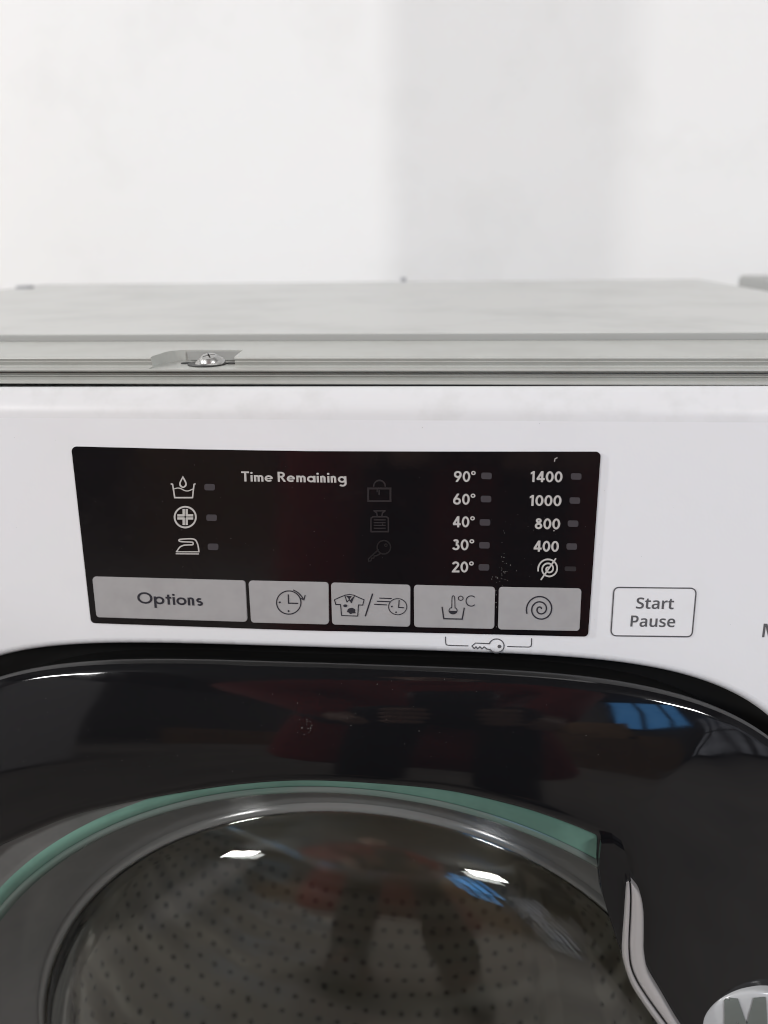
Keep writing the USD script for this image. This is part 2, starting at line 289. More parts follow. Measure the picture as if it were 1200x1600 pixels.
# worktop: moulded front rim with a screw pocket, and the board behind the step
prof = [(.066, .8447), (.0205, .8447), (.0194, .8446), (.0188, .8443), (.0187, .8440), (.0194, .8430), (.0190, .8428), (.0199, .8414), (.0196, .8411), (.0170, .8409), (.0165, .8407), (.0164, .8401), (.0168, .8398), (.0190, .8390), (.0184, .8387), (.0194, .8381), (.0186, .8378), (.0194, .8372), (.0188, .8370), (.0160, .8368), (.0152, .8366), (.0152, .8356), (.016, .8352), (.066, .8352)]
cs = m3.CrossSection([prof[::-1] if Polygon(prof).exterior.is_ccw is False else prof])
rim = cs.extrude(MR - ML)                                    # x=y', y=z', z=length
rim = rim.transform(np.array([[0, 0, 1, ML], [1, 0, 0, 0], [0, 1, 0, 0]], float))
def mani(t): return m3.Manifold(m3.Mesh(np.asarray(t.vertices, np.float32), np.asarray(t.faces, np.uint32)))
cyl = lambda x, y, r, z0, z1: m3.Manifold.cylinder(z1 - z0, r, r, 40).translate((x, y, z0))
pocket = m3.Manifold.batch_hull([cyl(.0365, .0300, .0075, .8406, .852), cyl(.0572, .0362, .001, .8406, .852), cyl(.0592, .010, .001, .8406, .852), cyl(.0285, .010, .001, .8406, .852)])
rim = rim - pocket
k = rim.to_mesh(); obj('worktop_rim', tri(k.vert_properties[:, :3], k.tri_verts), TRIM, WM, smooth=25, label='ridged grey plastic front edge of the worktop')
board = m3.Manifold.batch_hull([m3.Manifold.sphere(.0012, 16).translate((x, y, z)) for x in (-.241, .3485) for y in (.0662, .4595) for z in (.841, .8466)])
k = board.to_mesh(); WT = obj('worktop_board', tri(k.vert_properties[:, :3], k.tri_verts), LID, WM, smooth=40)
obj('worktop_seam', bx(ML + .014, MR - .004, .0645, .0661, .8445, .8474, .0005), SEAM, WM)
# screw lying in the pocket: flanged head with a cross slot
hd = trimesh.creation.revolve(np.array([(0, 0), (.0052, 0), (.0056, .0006), (.0050, .0014), (.0040, .0020), (.0036, .0030), (.0028, .0040), (.0012, .0044), (0, .0044)]), sections=32)
hd = mani(hd) - m3.Manifold.cube((.0046, .0006, .003), True).translate((0, 0, .0044)) - m3.Manifold.cube((.0006, .0046, .003), True).translate((0, 0, .0044))
hd = hd.scale((1.0, 1.0, .72)).rotate((14, -8, 25)).translate((.0478, .0272, .8412))
obj('pocket_shade', bx(.0362, .0574, .0361, .0366, .8409, .8443), SEAM, WM, label='dark plate painting shade on the back wall of the screw pocket')  # thin dark grey plate: the pocket shade is put into its colour
for x, y, r in ((.0375, .0300, .0019), (.0555, .0300, .0022)): obj('pocket_hole', trimesh.creation.cylinder(r, .0003, sections=16, transform=trimesh.transformations.translation_matrix((x, y, .8408))), CHROMED, WM)
obj('screw_hole', trimesh.creation.cylinder(.0072, .0004, sections=24, transform=trimesh.transformations.translation_matrix((.0465, .0275, .8409))), CHROMED, WM)
k = hd.to_mesh(); obj('screw', tri(k.vert_properties[:, :3], k.tri_verts), SCREW, WM, label='pale shiny screw head in the pocket of the worktop edge')
# seal strip behind the worktop
obj('rear_trim', bx(-.23, .34, .4602, .468, .8405, .8470, .001), TRIM, WM)
obj('rear_clip', bx(.092, .0965, .4640, .469, .846, .8512, .0008), RACKM, WM)
obj('rear_clip', bx(-.235, -.224, .40, .412, .8470, .8500, .001), RACKM, WM)

# ---------------------------------------------------------------- display panel
DP = rrect([(112.2, 697.2), (300, 701.8), (480, 704.6), (700, 705.4), (938.4, 705.5), (918.4, 994), (700, 988.6), (480, 984.4), (143.2, 972.7)], 7)
def bevel_slab(shape, off, depth, b, where=on_panel, n=None):
    a = slab(shape, off, depth * .6, where, n); return cat([a] + [slab(shape.buffer(-b * q), off + depth * (.6 + .4 * (i) / 3), depth * .4 / 3, where, n) for i, q in enumerate((.3, .8, 1.4))])
obj('display_panel', bevel_slab(DP, .0, .0008, 1.0), DISPLAY, WM, smooth=20, label='glossy black display panel with rounded corners'); DPATH = WM + '/display_panel'
Z1 = .00082
def c1(*p): return [(100 + x / 3, 680 + y / 3) for x, y in p]
def c2(*p): return [(480 + x / 2.5, 690 + y / 2.5) for x, y in p]
def c5(*p): return [(500 + x / 4.2857, 900 + y / 4.2857) for x, y in p]
def c6(*p): return [(640 + x / 4.138, 900 + y / 4.138) for x, y in p]
def mark(name, shape, m, off=Z1, parent=DPATH, label=None, depth=.00010): return obj(name, slab(shape, off, depth), m, parent, smooth=False, label=label)
def curve(pts, n=6):
    """Catmull-Rom through the points"""
    p = np.array([pts[0]] + list(pts) + [pts[-1]], float); out = []
    for i in range(1, len(p) - 2):
        for t in np.linspace(0, 1, n, endpoint=False):
            out.append(.5 * (2 * p[i] + (p[i + 1] - p[i - 1]) * t + (2 * p[i - 1] - 5 * p[i] + 4 * p[i + 1] - p[i + 2]) * t * t + (3 * p[i] - p[i - 1] - 3 * p[i + 1] + p[i + 2]) * t ** 3))
    return out + [p[-2]]
# lettering
mark('lettering', words('Time Remaining', 378.3, 751.3, 542, 753.4, 15.6, .165, gap=.1), PRINTL, label='words Time Remaining')
for t, x0, x1, y in (('90d', 709, 742.6, 752), ('60d', 707.7, 742, 787.4), ('40d', 706.8, 741.2, 822.6), ('30d', 706.4, 740.3, 858.4), ('20d', 706, 739.6, 893)):
    mark('lettering', words(t, x0, y, x1, y + .4, 17, .175, gap=.08), PRINTL, label=f'temperature {t[:2]} degrees')
for t, x0, x1, y in (('1400', 827.5, 878, 752.2), ('1000', 826, 876.4, 789.4), ('800', 834.8, 874.4, 825.6), ('400', 832.4, 872.4, 860.6)):
    mark('lettering', words(t, x0, y, x1, y + .6, 17, .175, gap=.07), PRINTL, label=f'spin speed {t}')
# pale symbols
tub = unary_union([line(c1((507, 226), (513, 228), (523, 290), (606, 290), (613, 228), (618, 226)), 2.2), line(curve(c1((520, 249), (536, 245), (552, 248), (570, 257), (588, 258), (607, 250))), 1.5),
                   Polygon(curve(c1((561, 188), (572, 206), (579, 222), (577, 236), (562, 245), (547, 237), (544, 222), (551, 206), (561, 188)))).buffer(0).difference(Polygon(curve(c1((561, 200), (567, 212), (572, 223), (570, 232), (562, 238), (553, 232), (551, 223), (555, 212), (561, 200)))).buffer(0))])
mark('tub_symbol', tub, PRINTL, label='wash tub with water drop')
plus = unary_union([line(c1((572, 343), (572, 418)), 8.4, 'flat'), line(c1((535, 380), (609, 380)), 8.4, 'flat')]).difference(unary_union([line(c1((572, 340), (572, 420)), 1.1, 'flat'), line(c1((530, 380), (612, 380)), 1.1, 'flat'), disc(*c1((572, 380))[0], 1.6)]))
mark('cross_symbol', unary_union([ring(*c1((572, 381))[0], 17.9, 17.4, 2.7), plus]), PRINTL, label='medical cross in a circle')
iron = unary_union([line(curve(c1((532, 542), (546, 522), (564, 513), (585, 511), (606, 510), (609, 504), (602, 498), (560, 496), (545, 493), (543, 487), (556, 484), (598, 482), (618, 487), (627, 500), (633, 520), (636, 543))), 2.1), line(c1((530, 543), (636, 543)), 1.6), line(c1((528, 552), (636, 553)), 1.7, 'flat')])
mark('iron_symbol', iron, PRINTL, label='flat iron')
def spiral(cx, cy, r0, step, turns, a0, w, sgn=1, ry=1.0):
    n = int(turns * 30); pts = []
    for i in range(n + 1):
        t = turns * i / n; r = r0 - step * t; a = math.radians(a0) + sgn * 2 * math.pi * t
        pts.append((cx + r * math.cos(a), cy + ry * r * math.sin(a)))
    return line(pts, w)
nospin = unary_union([spiral(*c2((942, 494))[0], 16.6, 6.3, 2.3, 170, 2.5), line(c2((913, 535), (969, 455)), 2.4)])
mark('no_spin_symbol', nospin, PRINTL, label='spiral struck through by a slash')
# unlit symbols
def poly_ring(pts, w): return LineString(list(pts) + [pts[0]]).buffer(w / 2, join_style='mitre')
lock = unary_union([poly_ring(c2((239, 181), (326, 181), (326, 230), (239, 230)), 2.9), LineString(arc(*c2((283, 172))[0], 9.0, 180, 360)).buffer(1.1), line(c2((282, 190), (282, 204)), 2.2), line(c2((274, 183), (274, 194)), 1.4)])
mark('lock_symbol', lock, FAINT, label='dim unlit padlock')
weight = unary_union([line(c2((250, 297), (250, 349), (318, 349), (318, 297), (310, 291), (258, 291), (250, 297)), 2.2), line(c2((275, 290), (272, 276), (262, 268), (305, 268), (295, 276), (292, 290)), 2.2)] + [line(c2((261, y), (307, y)), 1.7, 'flat') for y in (303, 314, 325, 336)])
mark('weight_symbol', weight, FAINT, label='dim unlit weight')
key2 = unary_union([ring(*c2((300, 410))[0], 11.5, 11.5, 2.0), ring(*c2((308, 402))[0], 2.6, 2.6, 1.2), line(c2((279, 420), (240, 455), (241, 465), (250, 462), (252, 453), (261, 452), (262, 444), (272, 443), (288, 434)), 2.0)])
mark('key_symbol', key2, FAINTER, label='very dim unlit key')
# little indicator windows
def led(cx, cy, m, sx=16.6, sy=10.2): return obj('indicator_light', slab(rrect([(cx - sx / 2, cy - sy / 2), (cx + sx / 2, cy - sy / 2 + .3), (cx + sx / 2 - .2, cy + sy / 2), (cx - sx / 2 + .2, cy + sy / 2 - .3)], min(3.4, sy * .3)), Z1, .0001), m, DPATH, smooth=False)
for p in c1((686, 241), (695, 384), (702, 520)): led(*p, LEDM)
for p in c2((700, 132), (698, 222), (694, 313), (692, 402), (690, 488), (1049, 134), (1044, 228), (1037, 318), (1032, 407)): led(*p, LEDM)
led(*c2((1027, 494))[0], LEDM2, 18, 7.4)

# ---------------------------------------------------------------- touch buttons
BT = [(c1((138, 658), (854, 677), (864, 870), (158, 848)), 'wide grey touch button printed Options'),
      (c1((868, 677))[0:1] + [(514.2, 908.3), (514.8, 973.9)] + c1((880, 873)), 'grey touch button printed with a clock'),
      (c2((94, 547), (404, 556), (403, 719), (99, 710)), 'grey touch button printed with shirt and clock'),
      (c2((417, 556), (734, 564), (730, 727), (418, 720)), 'grey touch button printed with thermometer in tub'),
      (c2((748, 564), (1070, 570), (1062, 735), (744, 729)), 'grey touch button printed with a spiral')]
BP = [obj('touch_button', bevel_slab(rrect(q, 5.5), .0008, .0005, .5), KEYGREY, WM, smooth=20, label=l) for q, l in BT]
Z2 = .00132
mark('lettering', words('Options', 217.5, 940.8, 319.3, 944.6, 18, .15, gap=.085, xh=.67), PRINTD, Z2, BP[0], 'word Options')
clk = unary_union([ring(*c1((1057, 778))[0], 19.8, 18.9, 1.7), line(c1((1055, 740), (1056, 781), (1101, 782)), 1.8, 'flat', 'mitre'), disc(*c1((1015, 777))[0], 1.5), disc(*c1((1056, 818))[0], 1.5), line(curve(c1((1079, 720), (1098, 730), (1116, 748), (1127, 764))), 1.6), line(c1((1111, 757), (1128, 766), (1133, 745)), 1.6)])
mark('clock_symbol', clk, PRINTD, Z2, BP[1])
shirt = unary_union([line(c5((172, 119), (135, 134), (100, 150), (110, 182), (141, 182), (148, 255), (255, 259), (261, 184), (289, 186), (298, 150), (262, 135), (231, 120)), 1.4), line(c5((172, 119), (201, 114), (231, 120)), 1.3), line(c5((170, 122), (184, 166), (199, 148), (213, 170), (234, 124)), 1.3),
                     Polygon(c5((178, 124), (216, 126), (199, 149))), Polygon(c5((214, 168), (205, 152), (226, 130))), disc(*c5((173, 190))[0], 3.2, 2.2), Polygon(curve(c5((184, 230), (192, 212), (208, 206), (222, 206), (238, 216), (236, 230), (240, 238), (222, 240), (206, 244), (196, 234), (184, 230)))).buffer(.2)])
slash = line(c5((355, 109), (306, 260)), 2.1, 'flat')
fast = unary_union([line(c5((399, 139), (482, 142)), 1.5, 'flat'), line(c5((383, 160), (470, 163)), 1.5, 'flat'), line(c5((365, 180), (450, 184)), 1.5, 'flat'), ring(*c5((522, 196))[0], 14.8, 13.2, 1.3), line(c5((532, 152), (528, 201), (565, 203)), 1.5, 'flat', 'mitre'), disc(*c5((483, 195))[0], 1.3), disc(*c5((511, 233))[0], 1.3)])
mark('shirt_symbol', shirt, PRINTD, Z2, BP[2], 'stained shirt'); mark('slash_mark', slash, PRINTD, Z2, BP[2]); mark('quick_clock_symbol', fast, PRINTD, Z2, BP[2], 'clock with speed lines')
th = unary_union([line(c5((818, 197), (829, 276), (952, 279), (966, 203)), 1.9, 'flat', 'mitre'), line(curve(c5((882, 205), (884, 140), (888, 125), (896, 125), (902, 140), (904, 205))), 1.2), ring(*c5((891, 222))[0], 6.9, 5.9, 1.2).difference(Polygon(c5((884, 190), (902, 190), (902, 208), (884, 208)))),
                  disc(*c5((891, 222))[0], 6.4, 5.4).intersection(Polygon(c5((850, 223), (930, 225), (930, 260), (850, 260)))), ring(*c5((942, 140))[0], 4.4, 4.0, 1.3), line(arc(*c5((1012, 158))[0], 8.0, 50, 310, 20), 1.5)])
mark('thermometer_symbol', th, PRINTD, Z2, BP[3])
mark('spiral_symbol', spiral(*c6((843, 205))[0], 22.0, 8.2, 2.45, 163, 2.1), PRINTD, Z2, BP[4])

# prints straight on the white front
FP = WM + '/front_panel'
keyb = unary_union([line(c6((232, 394), (233, 432), (238, 444), (252, 448), (378, 451)), 1.5), line(c6((633, 455), (772, 459), (785, 453), (788, 440), (789, 404)), 1.5),
                    ring(*c6((562, 451))[0], 12.6, 11.6, 1.7).difference(Polygon(c6((490, 440), (522, 440), (524, 470), (490, 472)))), disc(*c6((581, 455))[0], 3.0, 2.7), line(c6((517, 437), (425, 433), (403, 452), (419, 469), (429, 456), (440, 470), (455, 456), (468, 471), (482, 457), (499, 471), (522, 476)), 1.6)])
mark('key_symbol', keyb, PRINTM, .00002, FP, 'grey outlined key between two bracket lines')
def c3(*p): return [(920 + x * 280 / 1200, 880 + y * 160 / 686) for x, y in p]
SQ = c3((168, 160), (720, 166), (690, 492), (146, 485))
outer = rrect(SQ, 8); SP = obj('start_button', slab(outer.buffer(-1), .00002, .00012), WHITE, WM, smooth=False, label='white start and pause button in a thin grey frame')
mark('button_frame', outer.buffer(.8).difference(outer.buffer(-1.1)), PRINTM, .00015, SP)
mark('lettering', noto('Start', 993.3, 950.4, 1052, 951.4, 17.2), PRINTM, .00015, SP, 'word Start'); mark('lettering', noto('Pause', 984.6, 978.6, 1054, 979.4, 17.2), PRINTM, .00015, SP, 'word Pause')
mark('lettering', noto('M', 1190.6, 995.4, 1214, 996, 21), PRINTM, .00002, FP, 'grey capital M at the frame edge')

# ---------------------------------------------------------------- door
A = np.linspace(0, 2 * np.pi, 721)[:-1]; LC = np.array([.0998, .577])
def by_angle(poly):
    d = poly - LC; a = np.unwrap(np.arctan2(d[:, 1], d[:, 0])); o = np.argsort(a % (2 * np.pi)); aa = (a % (2 * np.pi))[o]; r = np.hypot(*d.T)[o]
    rr = np.interp(A, np.r_[aa[-1] - 2 * np.pi, aa, aa[0] + 2 * np.pi], np.r_[r[-1], r, r[0]]); return rr
RO = by_angle(se(.098, .5, .199, .238, 4.2, 3000)); 
lt = np.array(curve(on_y([(0, 1325), (100, 1283), (190, 1260), (300, 1240), (390, 1228.5), (480, 1224), (590, 1229), (700, 1240), (800, 1262), (870, 1284), (932, 1309), (990, 1337)], -.03)[:, [0, 2]], 8))
ell = se(.0998, .577, .185, .1205, 2.0, 3000, rz2=.26); ell = ell[np.r_[1230:3000, 0:120]]           # from the left flank round the bottom
LIPP = Polygon(np.concatenate([lt[::-1], ell]))
LIPP = LIPP.buffer(.004).buffer(-.008).buffer(.004)
EDGE = on_y([(925, 1285), (934, 1308), (934, 1345), (939, 1390), (958, 1450), (972, 1488), (985, 1530), (1027, 1600), (1085, 1668)], -.03)[:, [0, 2]]
LIPP = LIPP.difference(Polygon(list(map(tuple, EDGE)) + [(.262, .50), (.40, .48), (.40, .72), (.215, .72)])).buffer(-.002).buffer(.002)
LIPP = max(geoms(LIPP), key=lambda g: g.area)
RI = by_angle(np.array(LIPP.exterior.segmentize(.0008).coords)[:-1])
CS = np.c_[np.cos(A), np.sin(A)]
def loft(prof):
    """prof: (share of the way from the door's outline to the window lip, extra metres inwards, y)"""
    return np.stack([np.c_[(LC + CS * (RO + (RI - RO) * t - e)[:, None])[:, 0], np.full(720, y), (LC + CS * (RO + (RI - RO) * t - e)[:, None])[:, 1]] for t, e, y in prof], 1)
PROF = [(0, .012, .016), (0, .010, .004), (0, .005, -.006), (0, .0015, -.0105), (0, .0003, -.0125), (0, 0, -.0140), (0, .0004, -.0156), (0, .0013, -.0170), (0, .0028, -.0183), (.13, 0, -.0204), (.22, 0, -.0228), (.34, 0, -.0254), (.48, 0, -.0276), (.62, 0, -.0291), (.76, 0, -.0299), (.88, 0, -.0302), (.95, 0, -.0300), (1, -.0008, -.0294), (1, .0000, -.0284), (1, .0003, -.0270), (1, -.0003, -.0200), (1, -.002, .004)]
DR = obj('door', grid(loft(PROF[6:]), close_u=True), GLOSS, WM, smooth=50, label='glossy black plastic door frame with rounded corners')
obj('door_edge', grid(loft(PROF[:7]), close_u=True), SATIN, DR, smooth=50)
# black recess behind the door edge
obj('door_recess', grid(np.stack([np.c_[HOLE_O[:, 0], np.full(360, .012), HOLE_O[:, 1]] * [1, 1, 1], np.c_[.0955 + (HOLE_O[:, 0] - .0955) * .8, np.full(360, .02), .5 + (HOLE_O[:, 1] - .5) * .8]], 1), close_u=True, flip=True), MATTE, WM)
BC = np.array([.0985, .511])
def toward(g):
    """turn an open sheet's faces towards the front"""
    if ((np.array([.1, -.4, .9]) - g.triangles_center) * g.face_normals).sum(1) @ g.area_faces < 0: g.invert()
    return g
def lathe_y(prof, c=BC, k=128, inside=False):
    if inside: k = 720
    a = np.linspace(0, 2 * np.pi, k, endpoint=False)
    g = grid(np.stack([np.c_[c[0] + r * np.cos(a), np.full(k, y), c[1] + r * np.sin(a)] for r, y in prof], 1), close_u=True)
    g = toward(g)
    if inside:                                                     # only what lies within the window opening and just behind its lip
        near = LIPP.buffer(.003); q = g.triangles_center; g.update_faces(np.array([near.contains(Point(x, z)) for x, _, z in q])); g.remove_unreferenced_vertices()
        g = max(g.split(only_watertight=False), key=lambda c: c.area)
    return g
clip = None
obj('glass_flange', lathe_y([(r, np.interp(r, [.188, .206, .222], [-.0278, -.024, -.020])) for r in np.linspace(.222, .1885, 16)], inside=True), FLANGE, DR, label='pale grey ring of the door window')
aa = np.linspace(0, 2 * np.pi, 720, endpoint=False)
RW = np.interp(np.degrees(aa), [0, 62, 74, 84, 94, 104, 114, 200, 345, 360], [.206, .206, .201, .1962, .1925, .1903, .1895, .1893, .1893, .206])    # the clear edge is wider at the top right
def rim_ring(ra, rb, dy):
    tl = np.linspace(0, 1, 7)
    g = grid(np.stack([np.c_[BC[0] + (ra * (1 - t) + rb * t) * np.cos(aa), np.full(720, -.0272 - .0012 * math.sin(math.pi * t) + dy * t), BC[1] + (ra * (1 - t) + rb * t) * np.sin(aa)] for t in tl], 1), close_u=True)
    near = LIPP.buffer(.004); q = g.triangles_center; g.update_faces(np.array([near.contains(Point(x, z)) for x, _, z in q])); g.remove_unreferenced_vertices()
    return toward(max(g.split(only_watertight=False), key=lambda c: c.area))
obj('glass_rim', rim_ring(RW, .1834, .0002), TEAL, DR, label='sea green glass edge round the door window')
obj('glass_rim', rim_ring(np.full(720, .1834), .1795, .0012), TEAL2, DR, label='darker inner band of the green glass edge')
obj('window_seal', lathe_y([(.1797, -.0259), (.178, -.0243), (.170, -.0170), (.162, -.0090), (.157, -.0040), (.1545, -.0022)]), CONE, DR, label='grey sloping ring inside the green edge')
def bowl(prof, t):
    outer = prof; inner = [(max(r - t, 0.0005), y - t) for r, y in prof[::-1]]
    return lathe_y(outer + inner, k=160)
front = [(.1530, -.0030), (.1518, -.0036), (.1508, -.0044), (.1490, -.0085), (.1455, -.0135), (.1400, -.0182), (.1320, -.0222), (.1210, -.0254), (.1060, -.0279), (.0850, -.0298), (.0580, -.0311), (.0300, -.0318), (.0005, -.0320)]
back = [(.0005, -.0260), (.0570, -.0251), (.0840, -.0238), (.1040, -.0218), (.1180, -.0192), (.1280, -.0160), (.1350, -.0122), (.1400, -.0078), (.1430, -.0030), (.1460, .0040), (.1560, .0040)]
obj('bowl_rim', lathe_y([(.1562, -.0034), (.1552, -.0046), (.1540, -.0051), (.1528, -.0047), (.1521, -.0036)]), RIMG, DR, smooth=60, label='thin pale rim where the glass bowl starts')
gb = lathe_y(front + back + front[:1], k=160)
if gb.volume < 0: gb.invert()
obj('glass_bowl', gb, GLASS, DR, smooth=60, label='clear glass bowl of the door')
# drum behind the glass
DC = np.array([.09, .50])
obj('drum', lathe_y([(.168, .030), (.172, .040), (.235, .050), (.240, .060), (.240, .36), (.232, .372), (.0005, .385)], DC, 96), STEEL, WM, smooth=40)
obj('rubber_gasket', lathe_y([(.1575, .002), (.166, .010), (.168, .024), (.180, .034), (.20, .030), (.20, .018), (.185, .010), (.1575, .002)], DC * .3 + BC * .7, 96), CONE, WM, smooth=50, label='grey rubber gasket round the drum mouth')
holes = []
a6 = np.linspace(0, 2 * np.pi, 7)[:-1]
for ia in range(96):
    for iy in range(16):
        th_ = 2 * np.pi * (ia + .5 * (iy % 2)) / 96; y = .075 + iy * .018; c = np.array([math.cos(th_), math.sin(th_)]); r = .2394
        p = [(DC[0] + r * c[0] - math.sin(th_) * .0025 * math.cos(q), y + .0025 * math.sin(q), DC[1] + r * c[1] + math.cos(th_) * .0025 * math.cos(q)) for q in a6]
        holes.append(np.array(p))
V = np.concatenate(holes); F = np.concatenate([np.array([(0, 1, 2), (0, 2, 3), (0, 3, 4), (0, 4, 5)]) + 6 * i for i in range(len(holes))])
p = obj('drum_holes', tri(V, F), HOLE, WM + '/drum', smooth=False, kind='stuff')
for k3 in range(3):
    th_ = math.radians(70 + 120 * k3); c = np.array([math.cos(th_), math.sin(th_)]); t_ = np.array([-c[1], c[0]]); pts = []
    for y in (.08, .34):
        for rr, s in ((.239, -.035), (.205, -.012), (.200, 0), (.205, .012), (.239, .035)):
            q = DC + c * rr + t_ * s; pts.append((q[0], y, q[1]))
    h = trimesh.convex.convex_hull(np.array(pts)); obj('drum_paddle', tri(h.vertices, h.faces), STEEL, WM + '/drum', smooth=False)

# handle: black grip, bright metal strip in two facets
def c4(*p): return [(940 + x / 4.615, 1360 + y / 4.615) for x, y in p]
def c8(*p): return [(600 + x / 2, 1200 + y / 2) for x, y in p]
NY = np.array([0, 1.0, 0]); at = lambda y: (lambda xy: on_y(xy, y))
def mix_pts(a, b, n=40):
    return None
SL = curve(c4((178, 92), (170, 200), (160, 350), (150, 480), (148, 598), (170, 700), (218, 830), (300, 960), (400, 1100), (520, 1260), (660, 1440), (830, 1640)), 5)
SM = curve(c4((200, 92), (206, 200), (200, 350), (194, 480), (194, 580), (206, 690), (248, 800), (330, 930), (430, 1070), (550, 1230), (695, 1410), (865, 1610)), 5)
SG = curve(c4((212, 94), (216, 200), (212, 350), (205, 480), (205, 575), (219, 690), (262, 795), (343, 922), (444, 1062), (562, 1222), (706, 1402), (876, 1602)), 5)
SR = curve(c4((225, 96), (278, 170), (302, 300), (304, 480), (304, 565), (320, 680), (350, 765), (430, 900), (550, 1105), (680, 1290), (830, 1470), (1000, 1660)), 5)
def strip(rows, ys):
    """rows: outlines across the strip, each at its own depth; closed into a solid band"""
    P = np.stack([on_y(np.array(r), y) for r, y in zip(rows, ys)], 1); B = P.copy()[:, ::-1]; B[:, :, 1] = -.020
    Q = np.concatenate([P, B], 1); g = grid(Q, close_v=True)
    m = Q.shape[1]; ends = [[(0, i, i + 1) for i in range(1, m - 1)], [(0, i + 1, i) for i in range(1, m - 1)]]
    g = cat([g, tri(Q[0], ends[0]), tri(Q[-1], ends[1])]); trimesh.repair.fix_normals(g)
    return g
mid = lambda a, b, t: [np.array(p) * (1 - t) + np.array(q) * t for p, q in zip(a, b)]
HD = obj('door_handle', slab(Polygon(c8((676, 222), (672, 250), (669, 300), (680, 380), (697, 440), (720, 510), (744, 580), (760, 640), (800, 700), (870, 800), (900, 840))+ [tuple(p) for p in SM[:46][::-1]] + c8((768, 340), (764, 300), (748, 245), (715, 222))), .0, .0022, at(-.0305), NY), GLOSS, DR, smooth=30, label='black grip piece at the right of the door window')
obj('handle_strip', strip([SL, mid(SL, SM, .15), mid(SL, SM, .5), mid(SL, SM, .9), SM], [-.0330, -.0345, -.0350, -.0346, -.0338]), CHROME, DR, smooth=35, label='narrow bright metal edge of the door handle')
obj('handle_groove', strip([SM, SG], [-.0332, -.0332]), CHROMED, DR, smooth=False)
obj('handle_strip', strip([SG, mid(SG, SR, .12), mid(SG, SR, .45), mid(SG, SR, .8), mid(SG, SR, .95), SR], [-.0338, -.0346, -.0350, -.0346, -.0339, -.0328]), CHROME, DR, smooth=35, label='wide grey metal face of the door handle')
# badge
bc = on_y([(1172, 1600)], -.0284)[0]; br = .0189
bp = [(br, .006), (br, .0), (br, -.0008), (br * .985, -.0014), (br * .95, -.0018), (br * .85, -.0022), (br * .6, -.0026), (.0003, -.0030)]
obj('door_badge', lathe_y([(r, bc[1] + y) for r, y in bp][::-1], bc[[0, 2]], 64), BADGE, DR, smooth=60, label='round white badge with a grey capital M')
def on_badge(xy):
    p = on_y(xy, bc[1] - .0027); d = np.hypot(p[:, 0] - bc[0], p[:, 2] - bc[2]); p[:, 1] = bc[1] + np.interp(d, [q[0] for q in bp[::-1]], [q[1] for q in bp[::-1]]); return p
Mp = Polygon(c4((888, 936), (985, 932), (1030, 1060), (1046, 1100), (1060, 1040), (1098, 926), (1186, 921), (1196, 1290), (1118, 1290), (1110, 1090), (1062, 1230), (1030, 1230), (975, 1080), (966, 1290), (880, 1290)))
cells = [c for x in range(1120, 1210, 3) for y in range(1550, 1652, 3) for c in geoms(sbox(x, y, x + 3, y + 3).intersection(Mp)) if c.area > .05]
obj('badge_letter', cat([slab(c, .0003, .0002, on_badge, NY, simp=.001) for c in cells]), BADGEP, DR, smooth=False, label='grey capital M', kind=None)

# ---------------------------------------------------------------- dust on the black surfaces
DUST = pbr('dust', (.42, .40, .38), .9)
fl = []
def fleck(x, y, s, where):
    n = 5; q = RNG.uniform(0, 6.28); pts = [(x + s * RNG.uniform(.4, 1) * math.cos(q + 6.283 * k / n), y + s * RNG.uniform(.3, .8) * math.sin(q + 6.283 * k / n)) for k in range(n)]
    return Polygon(pts).convex_hull
F1 = [fleck(RNG.normal(784, 9), RNG.normal(893, 14), RNG.uniform(.3, .9), 0) for _ in range(34)] + [fleck(RNG.uniform(770, 870), RNG.uniform(800, 905), RNG.uniform(.25, .7), 0) for _ in range(16)] + [fleck(RNG.uniform(150, 920), RNG.uniform(715, 890), RNG.uniform(.2, .5), 0) for _ in range(50)]
F1 += [line([(866, 720), (866.5, 716), (870, 714.5)], 1.3), fleck(865, 828, 1.4, 0)] + [fleck(775 + RNG.normal(0, .8), 945 + RNG.normal(0, 14), .7, 0) for _ in range(6)]
obj('dust_specks', cat([slab(g, Z1 + .0001, .00005, simp=.01) for g in F1]), DUST, DPATH, smooth=False, kind='stuff')
F2 = [fleck(RNG.uniform(0, 1200), RNG.uniform(606, 640), RNG.uniform(.3, .8), 0) for _ in range(30)] + [fleck(RNG.uniform(0, 1200), RNG.uniform(660, 1000), RNG.uniform(.2, .6), 0) for _ in range(40)]
F2 = [g for g in F2 if g.centroid.y > 655 and not DP.buffer(4).contains(g.centroid)] + [fleck(204, 629, .8, 0), fleck(843, 662, .7, 0), fleck(660, 668, .9, 0)]
obj('dirt_specks', cat([slab(g, .00003, .00005, simp=.01) for g in F2 if 655 < g.centroid.y < 985]), PRINTM, FP, smooth=False, kind='stuff')
F3 = [fleck(RNG.normal(478, 8), RNG.normal(1138, 9), RNG.uniform(.4, 1.1), 0) for _ in range(14)] + [fleck(RNG.uniform(20, 960), RNG.uniform(1060, 1210), RNG.uniform(.25, .7), 0) for _ in range(60)]
dl = grid(loft(PROF), close_u=True)
def on_door(xy):
    d = rays(xy); d = d / np.linalg.norm(d, axis=1)[:, None]; out = []
    for q in d:
        l, r, t = dl.ray.intersects_location(CAM[None], q[None]); k = ((l - CAM) ** 2).sum(1).argmin(); out.append(l[k])
    return np.array(out)
dd = []
for g in F3:
    try: dd.append(slab(g, .00008, .00004, on_door, NY, simp=.01))
    except Exception: pass
obj('dust_specks', cat(dd), DUST, DR, smooth=False, kind='stuff')

